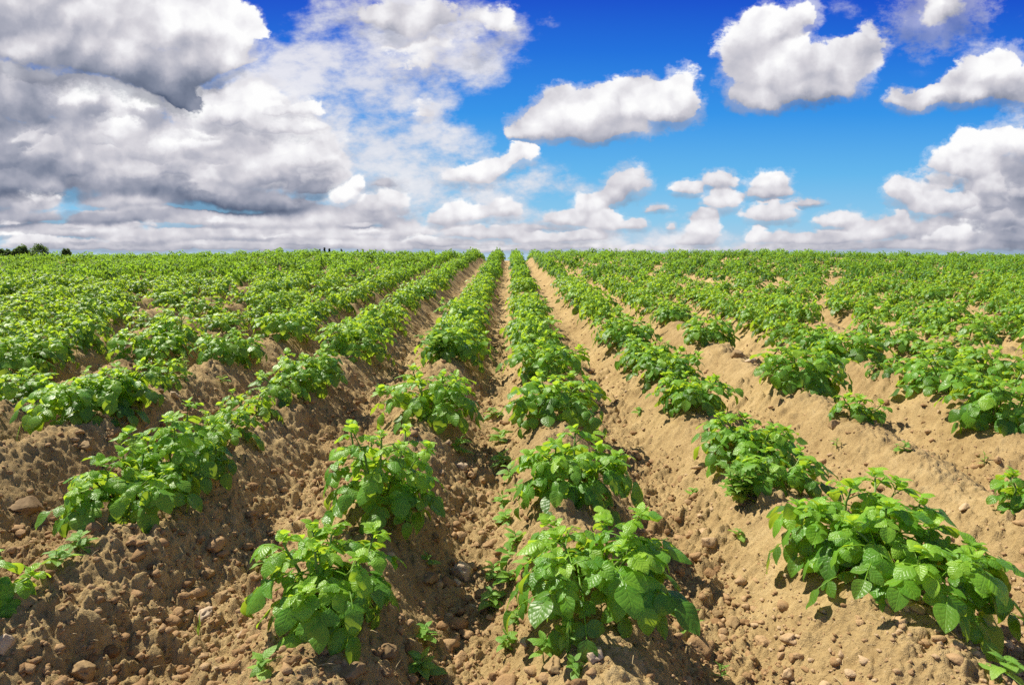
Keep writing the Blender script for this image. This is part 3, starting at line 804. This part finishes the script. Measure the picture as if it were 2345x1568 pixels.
def soil_clods(mat):
    rng = np.random.default_rng(21)
    V = []; F = []; T = []; off = 0
    for (sub, n, rmin, rmax, ymax, pw) in ((1, 46000, .0030, .0085, 5.5, 2.2), (2, 9500, .007, .018, 8.0, 2.0), (2, 3600, .012, .028, 14.0, 1.6), (3, 420, .018, .036, 5.0, 1.5)):
        shapes, f = rock_shapes(18, sub, 7 + sub, .42)
        y = 1.0 + (ymax - 1.0) * rng.random(n) ** pw
        x = rng.uniform(-1, 1, n) * (.95 * y + .25)
        t, _ = ridge_t(x, y)
        patch = perlin(x * 1.7 + 5, y * 1.7, 77)
        keep = rng.random(n) < np.clip(.10 + .95 * np.clip((t - .35) / .45, 0, 1) + .35 * patch - .02 * (x > .3) + .35 * np.clip((-.1 - x) / .6, 0, 1), .08, 1)
        x, y = x[keep], y[keep]; n = len(x)
        r = rmin + (rmax - rmin) * rng.random(n) ** 2.2
        z = base_height(x, y) + detail_height(x, y)
        az = rng.uniform(0, 6.28, n); sq = rng.uniform(.55, .95, n); el = rng.uniform(.7, 1.5, n)
        which = rng.integers(0, len(shapes), n)
        tone = np.clip(rng.normal(.5, .2, n) + .25 * (x > .7), 0, 1)
        S = np.array(shapes)[which]                          # n, V, 3
        c, s = np.cos(az)[:, None], np.sin(az)[:, None]
        X = S[:, :, 0] * el[:, None]; Y = S[:, :, 1]; Z = S[:, :, 2] * sq[:, None]
        P = np.stack([(X * c - Y * s) * r[:, None] + x[:, None], (X * s + Y * c) * r[:, None] + y[:, None], Z * r[:, None] + (z + r * .06)[:, None]], 2)
        nv = S.shape[1]
        V.append(P.reshape(-1, 3)); F.append((f[None] + (off + np.arange(n) * nv)[:, None, None]).reshape(-1, 3)); T.append(np.repeat(tone, nv)); off += n * nv
    me = mesh_np('soil_clods', np.concatenate(V), tris=np.concatenate(F), mat=mat, smooth=False, attrs={'tone': np.concatenate(T)})
    return tag(link('soil_clods', me), 'loose brown crumbs and clods of dry soil strewn over the furrows', 'soil', kind='stuff')

def straw(mat):
    rng = np.random.default_rng(33); paths = []
    for i in range(420):
        y = 1.15 + 4.0 * rng.random() ** 1.8; x = rng.uniform(-1, 1) * (.9 * y + .2)
        z = float(base_height([x], [y])[0] + detail_height(np.array([x]), np.array([y]))[0])
        a = rng.uniform(0, 6.28); L = rng.uniform(.012, .045); r = rng.uniform(.0005, .0011)
        p0 = np.array([x, y, z + .003]); d = np.array([math.cos(a), math.sin(a), rng.normal(0, .15)]) * L
        paths.append((np.array([p0, p0 + d * .5 + [0, 0, .003], p0 + d]), np.array([r, r, r * .6])))
    v, q = tubes(paths, 4)
    return tag(link('straw_bits', mesh_np('straw_bits', v, q, mat=mat)), 'short dry straw and root bits scattered on the soil', 'straw', kind='stuff')

# (px, py, size px, kind, label)
STONES = [
 (375, 1482, 66, 'b', 'largest brown clod at lower left, cracked, with a dark hollow beside it'),
 (417, 1474, 40, 'b', 'clod leaning against the largest brown clod at lower left'),
 (196, 1550, 58, 'b', 'broad clod at the bottom edge below the left foreground plants'),
 (466, 1424, 44, 'p', 'pale flat stone in the lower left furrow'),
 (512, 1380, 44, 'b', 'angular brown stone above the pale flat stone at lower left'),
 (475, 1326, 30, 'b', 'rounded tan stone in the first furrow left of the front plant'),
 (321, 1414, 42, 'b', 'knobbly clod midway along the left foreground slope'),
 (52, 1388, 66, 'b', 'long flat stone near the left edge below the cut off plant'),
 (62, 1172, 58, 'd', 'dark brown clod on the far left slope'),
 (6, 1492, 60, 'p', 'smooth grey brown stone cut by the left edge'),
 (561, 1458, 32, 'p', 'small grey stone below the front plant left of the central furrow'),
 (595, 1462, 40, 'b', 'flat clod next to the small grey stone below the front plant'),
 (557, 1520, 32, 'b', 'rounded clod near the bottom edge left of the central furrow'),
 (980, 1334, 48, 'd', 'shaded oval stone at the left side of the central furrow'),
 (1063, 1320, 56, 'p', 'largest smooth stone lying in the bottom of the central furrow'),
 (1042, 1344, 26, 'p', 'small round stone touching the largest smooth stone in the central furrow'),
 (1096, 1330, 30, 'd', 'dark stone right of the largest smooth stone in the central furrow'),
 (1056, 1082, 34, 'p', 'tan stone in the central furrow level with the tallest left plant'),
 (1098, 1150, 36, 'b', 'rounded clod in the central furrow beside the seedlings'),
 (1078, 1186, 30, 'd', 'half buried dark stone on the left slope of the central furrow'),
 (1130, 1450, 38, 'b', 'wedge shaped clod in the near central furrow'),
 (1203, 1478, 26, 'p', 'small pale stone between seedlings on the front ridge'),
 (1237, 1404, 44, 'b', 'crumbly clod below the leaves of the big front plant'),
 (1266, 1534, 44, 'b', 'lumpy clod at the bottom edge under the grass blade'),
 (1362, 1510, 40, 'p', 'pale upright stone on the front crest right of the grass blade'),
 (807, 1552, 54, 'd', 'large dark clod at the bottom edge left of the central furrow'),
 (884, 1506, 44, 'd', 'shaded angular clod under the front left plant'),
 (877, 1542, 40, 'd', 'long shaded clod at the bottom edge under the front left plant'),
 (1454, 1096, 26, 'b', 'small stone right of the second plant on the right ridge'),
 (2279, 1496, 36, 'b', 'round clod at lower right casting a small shadow'),
 (1573, 1296, 30, 'd', 'dark round clod right of the big front plant'),
 (1617, 1370, 38, 'b', 'flat tan clod in the furrow right of the big front plant'),
 (1676, 1433, 36, 'b', 'oblong tan clod in the right furrow near the narrow leaved weed'),
 (1639, 1412, 28, 'b', 'small angular clod next to the oblong one in the right furrow'),
 (196, 1036, 36, 'b', 'rounded clod below the broad backlit plant at left'),
 (401, 912, 26, 'p', 'pale stone beside the small thin plant at left'),
 (807, 826, 26, 'b', 'brown stone at the foot of a plant on the second left ridge'),
 (1375, 860, 18, 'p', 'white stone on the slope right of the broad domed plant'),
 (1687, 818, 30, 'b', 'round brown stone on the bare third right ridge'),
 (1718, 832, 24, 'p', 'pale clod right of the round brown stone on the third right ridge'),
 (1907, 984, 30, 'b', 'clod on the crest below the smallest plant'),
]

def stones(M):
    shapes, f = rock_shapes(12, 4, 61, .34)
    rng = np.random.default_rng(9)
    for i, (px, py, s, k, lab) in enumerate(STONES):
        x, y = pix_ground(px, py)
        r = .5 * s * math.hypot(y, 1.0) / FPX
        v = shapes[i % 12].copy(); v = v + .05 * fbm(v[:, 0] * 4 + i, v[:, 1] * 4 + v[:, 2] * 3, 3, 7)[:, None] * v
        v *= r * np.array([1.05, .9, .72])
        o = link('stone' if k == 'p' else 'soil_clod', mesh_np('stone', v, tris=f, mat=M[{'p': 'stone_pale', 'b': 'stone_brown', 'd': 'stone_dark'}[k]]))
        o.location = (x, y, ground_at(x, y) + r * .42); o.rotation_euler = (rng.normal(0, .2), rng.normal(0, .2), rng.uniform(0, 6.28))
        tag(o, lab, 'stone' if k == 'p' else 'clod', 'stones and big clods lying in the furrows')

# (px, py, size px, kind, label): kinds s seedling, g grass, n narrow leaved, j jagged, t tall feathery
WEEDS = [
 (1150, 1075, 50, 's', 'pale seedling highest up on the weedy slope beside the central furrow'),
 (1165, 1110, 60, 's', 'seedling cluster left of the second plant on the right ridge'),
 (1185, 1140, 50, 's', 'seedling touching the second plant on the right ridge'),
 (1150, 1165, 44, 's', 'little bright seedling on the weedy slope below the seedling cluster'),
 (1158, 1205, 46, 's', 'seedling with upright tip on the weedy slope'),
 (1180, 1260, 60, 's', 'leafy seedling at the left foot of the big front plant'),
 (1165, 1300, 60, 's', 'seedling among stones by the big front plant'),
 (1215, 1300, 56, 's', 'seedling merging with the big front plant'),
 (1130, 1330, 54, 's', 'seedling leaning into the central furrow'),
 (1165, 1350, 60, 's', 'seedling above the two leaved one on the front slope'),
 (1125, 1400, 66, 's', 'two leaved seedling over the near central furrow'),
 (1180, 1430, 40, 's', 'dark small seedling on the front slope'),
 (1160, 1495, 56, 's', 'pale seedling alone on the front ridge'),
 (1245, 1510, 66, 's', 'low seedling patch left of the grass blade'),
 (1300, 1475, 70, 's', 'seedling patch right around the grass blade'),
 (1315, 1545, 46, 's', 'tiny seedling at the foot of the grass blade'),
 (1300, 1500, 130, 'g', 'tall green grass blade in front of the big front plant'),
 (975, 1475, 60, 's', 'shaded seedling at the bottom left of the central furrow'),
 (965, 1556, 72, 's', 'broad leaved seedling at the bottom edge by the central furrow'),
 (605, 1552, 66, 's', 'pale star shaped seedling at the bottom edge at left'),
 (185, 1262, 54, 's', 'grey green seedling below the low spreading plant at left'),
 (135, 1305, 60, 's', 'sprawling seedling near the cut off plant at left'),
 (145, 1215, 44, 'g', 'yellowish grass shoot on the far left slope'),
 (455, 1458, 50, 'g', 'short grass sprig beside the largest brown clod'),
 (610, 1300, 50, 's', 'round leaved seedling under the left side of the front plant'),
 (1690, 1240, 38, 's', 'lone seedling on bare soil left of the large right clump'),
 (1572, 1462, 84, 'n', 'narrow leaved weed at the bottom of the right furrow'),
 (1650, 1560, 50, 'n', 'narrow weed tip at the bottom edge at right'),
 (2295, 1562, 80, 's', 'bright broad seedling in the lower right corner'),
 (2070, 1040, 36, 's', 'seedling on the crusted soil between right ridges'),
 (2253, 1068, 36, 'n', 'dark little weed on bare soil towards the right edge'),
 (1588, 1140, 32, 's', 'tiny seedling on the slope right of the central rows'),
 (1915, 1030, 34, 'n', 'thin dark weed on the third right ridge slope'),
 (1462, 958, 30, 's', 'tiny bright seedling on bare soil right of the broad dome'),
 (1050, 1040, 50, 's', 'shaded seedling patch on the slope below the loose pale plant'),
 (980, 1300, 40, 's', 'shaded seedling beside the oval stone'),
 (510, 885, 30, 's', 'seedling on the furrow slope below the rounded left plant'),
 (1130, 960, 40, 's', 'yellow green seedling at the left foot of the broad dome'),
 (1145, 1020, 50, 's', 'yellow green seedlings straggling below the broad dome'),
 (555, 930, 34, 's', 'seedling on bare soil above the small dark plant'),
 (1695, 1158, 165, 'j', 'bright weed with deeply jagged leaves among the right potato plants'),
 (1010, 822, 120, 'j', 'bushy jagged leaved weed poking from a plant left of the central furrow'),
 (1490, 785, 84, 't', 'tall thin feathery weed rising above the second right ridge'),
 (425, 862, 60, 't', 'small feathery weed beside the thin plant at left'),
]

def weeds(M):
    rng = np.random.default_rng(77)
    for i, (px, py, s, k, lab) in enumerate(WEEDS):
        x, y = pix_ground(px, py)
        sz = s * math.hypot(y, .9) / FPX * (1.3 if k == 's' else 1.0)
        P = []; D = []; Nn = []; L = []; st = []; up = np.array([0, 0, 1.])
        wide = .36; tpl = TPL_MID; jag = 0
        if k == 's':
            h = sz * .55
            st.append((np.array([[0, 0, -.01], [rng.normal(0, .1) * h, rng.normal(0, .1) * h, h * .6], [rng.normal(0, .15) * h, 0, h]]), np.array([.0016, .0013, .001])))
            n = int(rng.integers(7, 12))
            for q in range(n):
                a = q * 2.4 + rng.normal(0, .3); f = q / n
                P.append(np.array([0, 0, h * (.35 + .65 * f)])); D.append(np.array([math.cos(a), math.sin(a), rng.uniform(.0, .45) + .6 * f ** 2])); Nn.append(up + rng.normal(0, .2, 3)); L.append(sz * rng.uniform(.42, .62) * (1.05 - .5 * f))
            wide = .30
        elif k == 'g':
            n = 3 if s < 100 else 4
            for q in range(n):
                a = rng.uniform(0, 6.28); P.append(np.zeros(3)); D.append(np.array([.35 * math.cos(a), .35 * math.sin(a), 1.0])); Nn.append(np.array([math.cos(a), math.sin(a), .3])); L.append(sz * (1.0 if q == 0 else rng.uniform(.4, .7)))
            st.append((np.array([[0, 0, -.01], [0, 0, sz * .2]]), np.array([.0015, .001])))
            wide = .045; tpl = TPL_FINE
        elif k == 'n':
            st.append((np.array([[0, 0, -.01], [0, 0, sz * .5], [.004, 0, sz * .8]]), np.array([.0016, .0013, .0008])))
            for q in range(8):
                a = q * 2.4; f = q / 8; P.append(np.array([0, 0, sz * (.2 + .6 * f)])); D.append(np.array([math.cos(a), math.sin(a), .35 + .6 * f])); Nn.append(up.copy()); L.append(sz * (.55 - .2 * f))
            wide = .13
        elif k == 'j':
            for b in range(9):
                a = b * 2.4; lean = np.array([math.cos(a), math.sin(a), 0]) * sz * .30 * math.sqrt(b / 9); tip = lean + up * sz * rng.uniform(.40, .62)
                st.append((np.array([[0, 0, -.01], lean * .6 + up * sz * .2, tip]), np.array([.0022, .0018, .001])))
                for q in range(11):
                    f = .2 + .8 * q / 11; an = q * 2.4 + b; P.append(lean * f + up * tip[2] * f); D.append(np.array([math.cos(an), math.sin(an), .2 + .5 * f])); Nn.append(up + rng.normal(0, .25, 3)); L.append(sz * rng.uniform(.17, .26))
            jag = .55; wide = .34; tpl = TPL_FINE
        else:
            hh = sz * .95
            st.append((np.array([[0, 0, -.01], [.01, 0, hh * .5], [.0, .01, hh]]), np.array([.0026, .002, .001])))
            for q in range(46):
                f = .25 + .75 * q / 46; an = q * 2.4; P.append(np.array([.005, .003, hh * f])); D.append(np.array([math.cos(an), math.sin(an), .55])); Nn.append(up + rng.normal(0, .3, 3)); L.append(hh * .22 * (1.15 - .75 * f))
            wide = .12; jag = .4
        P, D, Nn, L = (np.array(q, float) for q in (P, D, Nn, L))
        root = bpy.data.objects.new({'s': 'weed_seedling', 'g': 'grass_tuft', 'n': 'narrow_leaved_weed', 'j': 'jagged_weed', 't': 'feathery_weed'}[k], None); COL.objects.link(root)
        v, q, age, uv = leaflets_mesh(P, D, Nn, L, np.clip(rng.normal(.3, .15, len(L)), 0, 1), tpl, rng, wide, jag)
        if k == 'g': v[:, 2] = np.maximum(v[:, 2], .002)
        link('foliage', mesh_np('weed_leaves', v, q, mat=M['weed'], attrs={'age': age}, uv=uv), root)
        sv, sq = tubes(st, 5); link('stem', mesh_np('weed_stem', sv, sq, mat=M['stem']), root)
        root.location = (x, y, ground_at(x, y)); root.rotation_euler = (0, 0, rng.uniform(0, 6.28))
        tag(root, lab, 'grass' if k == 'g' else 'weed', 'weeds sprouting between the ridges')

# (px, top py, width px, distance m, kind, label)
TREES = [
 (90, 556, 47, 150, 'round', 'broad green tree, the largest on the skyline at left'),
 (52, 560, 22, 150, 'round', 'small dark tree just left of the broad skyline tree'),
 (37, 568, 20, 150, 'round', 'dark bush left of the small dark skyline tree'),
 (20, 571, 22, 150, 'round', 'low dark bush second from the left edge on the skyline'),
 (1, 569, 16, 150, 'round', 'dark bush cut by the left edge on the skyline'),
 (62, 572, 27, 150, 'round', 'low bush under the broad skyline tree'),
 (150, 568, 22, 150, 'round', 'lone rounded bush on the skyline right of the broad tree'),
 (732, 571, 5, 260, 'fir', 'left of the tiny dark firs peeping over the crest'),
 (743, 568, 5, 260, 'fir', 'tallest of the tiny dark firs peeping over the crest'),
 (754, 569, 6, 260, 'fir', 'tiny dark fir just right of the tallest one on the crest'),
 (782, 571, 5, 260, 'fir', 'tiny dark fir standing apart beyond the crest'),
 (819, 572, 5, 260, 'fir', 'rightmost tiny dark fir but one beyond the crest'),
 (831, 571, 5, 260, 'fir', 'rightmost tiny dark fir beyond the crest'),
]

def trees(M):
    rng = np.random.default_rng(3)
    for px, py, w, dist, kind, lab in TREES:
        d = pix_dir(px, py); k = dist / d.y
        x = d.x * k; top = CAM_Z + d.z * k; W = w * dist / FPX
        g = ground_at(x, dist); H = top - g
        root = bpy.data.objects.new('fir_tree' if kind == 'fir' else 'broadleaf_tree', None); COL.objects.link(root); root.location = (x, dist, g - .05)
        n = 420 if kind == 'fir' else 1500
        if kind == 'fir':
            f = rng.random(n) ** .7; rr = (1 - f) * W * .6 * (.6 + .4 * np.sin(f * 40) ** 2) + .05; a = rng.uniform(0, 6.28, n)
            P = np.stack([rr * np.cos(a), rr * np.sin(a), H * (.12 + .88 * f)], 1); size = .45
        else:
            cl = rng.normal(0, 1, (16, 3)); cl /= np.linalg.norm(cl, axis=1, keepdims=True); cl *= rng.uniform(.35, .78, (16, 1))
            idx = rng.integers(0, 16, n); q = rng.normal(0, 1, (n, 3)); q /= np.linalg.norm(q, axis=1, keepdims=True)
            p = cl[idx] + q * rng.uniform(.18, .34, 16)[idx][:, None] * rng.random(n)[:, None] ** .3
            ch = min(W * .55, H * .42)
            p = p / np.abs(p).max(axis=0)
            P = np.stack([p[:, 0] * W * .5, p[:, 1] * W * .5, H - ch + p[:, 2] * ch], 1); size = .34
        D = rng.normal(0, 1, (n, 3)); D[:, 2] -= .3; Nn = rng.normal(0, 1, (n, 3)) + np.array([0, 0, .8])
        v, q, age, uv = leaflets_mesh(P, D, Nn, np.full(n, size) * rng.uniform(.7, 1.3, n), np.clip(rng.normal(.5, .25, n), 0, 1), TPL_FAR, rng, .45)
        link('crown', mesh_np('tree_crown', v, q, mat=M['fir'] if kind == 'fir' else M['tree'], attrs={'age': age}, uv=uv), root)
        paths = [(np.array([[0, 0, -.3], [.1, 0, H * .3], [0, .1, H * .6], [0, 0, H * .9]]), np.array([.22, .17, .10, .03]) * max(.4, H / 8))]
        if kind != 'fir':
            for b in range(6):
                a = b * 1.05; paths.append((np.array([[0, 0, H * .35], [math.cos(a) * W * .15, math.sin(a) * W * .15, H * .52], [math.cos(a) * W * .3, math.sin(a) * W * .3, H * .72]]), np.array([.09, .06, .02])))
        tv, tq = tubes(paths, 7); link('trunk', mesh_np('tree_trunk', tv, tq, mat=M['bark']), root)
        tag(root, lab, 'tree', 'trees on the skyline')

# ------------------------------------------------------------------ build
def main():
    make_camera(); make_world(); make_sun()
    M = {
        'soil': soil_material(), 'clod': clod_material(),
        'leaf': leaf_material('potato_leaf', (.050, .165, .022), (.145, .370, .034), (.320, .545, .045), (.63, .85, .045)),
        'leaf_far': leaf_material('potato_leaf_distant', (.034, .125, .020), (.100, .300, .032), (.215, .445, .042), (.48, .76, .042), .58, False),
        'weed': leaf_material('weed_leaf', (.090, .240, .040), (.170, .380, .055), (.280, .500, .080), (.50, .70, .09), .5),
        'stem': plain_material('green_stem', (.17, .27, .05), .5, .4),
        'tree': leaf_material('tree_leaf', (.050, .110, .035), (.095, .180, .052), (.150, .250, .070), (.26, .40, .09), .6, False),
        'fir': leaf_material('fir_needle', (.018, .042, .020), (.028, .060, .026), (.040, .075, .030), (.03, .06, .02), .7, False),
        'bark': plain_material('bark', (.09, .065, .045), .9, .2), 'straw': plain_material('straw', (.50, .38, .20), .7, .3),
        'stone_pale': stone_material('pale_stone', [(.3, (.36, .25, .15)), (.5, (.50, .38, .25)), (.75, (.62, .50, .36))]),
        'stone_brown': stone_material('brown_clod', [(.3, (.20, .125, .055)), (.5, (.335, .225, .105)), (.75, (.48, .34, .175))]),
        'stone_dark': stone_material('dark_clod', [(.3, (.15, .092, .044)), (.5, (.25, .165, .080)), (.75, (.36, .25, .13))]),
    }
    make_ground(M['soil'])
    plant_field(M); soil_clods(M['clod']); straw(M['straw']); stones(M); weeds(M); trees(M)
    vs = SC.view_settings; vs.view_transform = 'Standard'; vs.look = 'None'; vs.exposure = 0.54; vs.gamma = 1.0
    SC.display_settings.display_device = 'sRGB'
    c = SC.cycles
    c.max_bounces = 5; c.diffuse_bounces = 2; c.glossy_bounces = 2; c.transmission_bounces = 4; c.transparent_max_bounces = 4
    c.caustics_reflective = False; c.caustics_refractive = False
    c.use_denoising = False; c.sample_clamp_indirect = 6.0; c.use_adaptive_sampling = True; c.adaptive_threshold = .022

main()
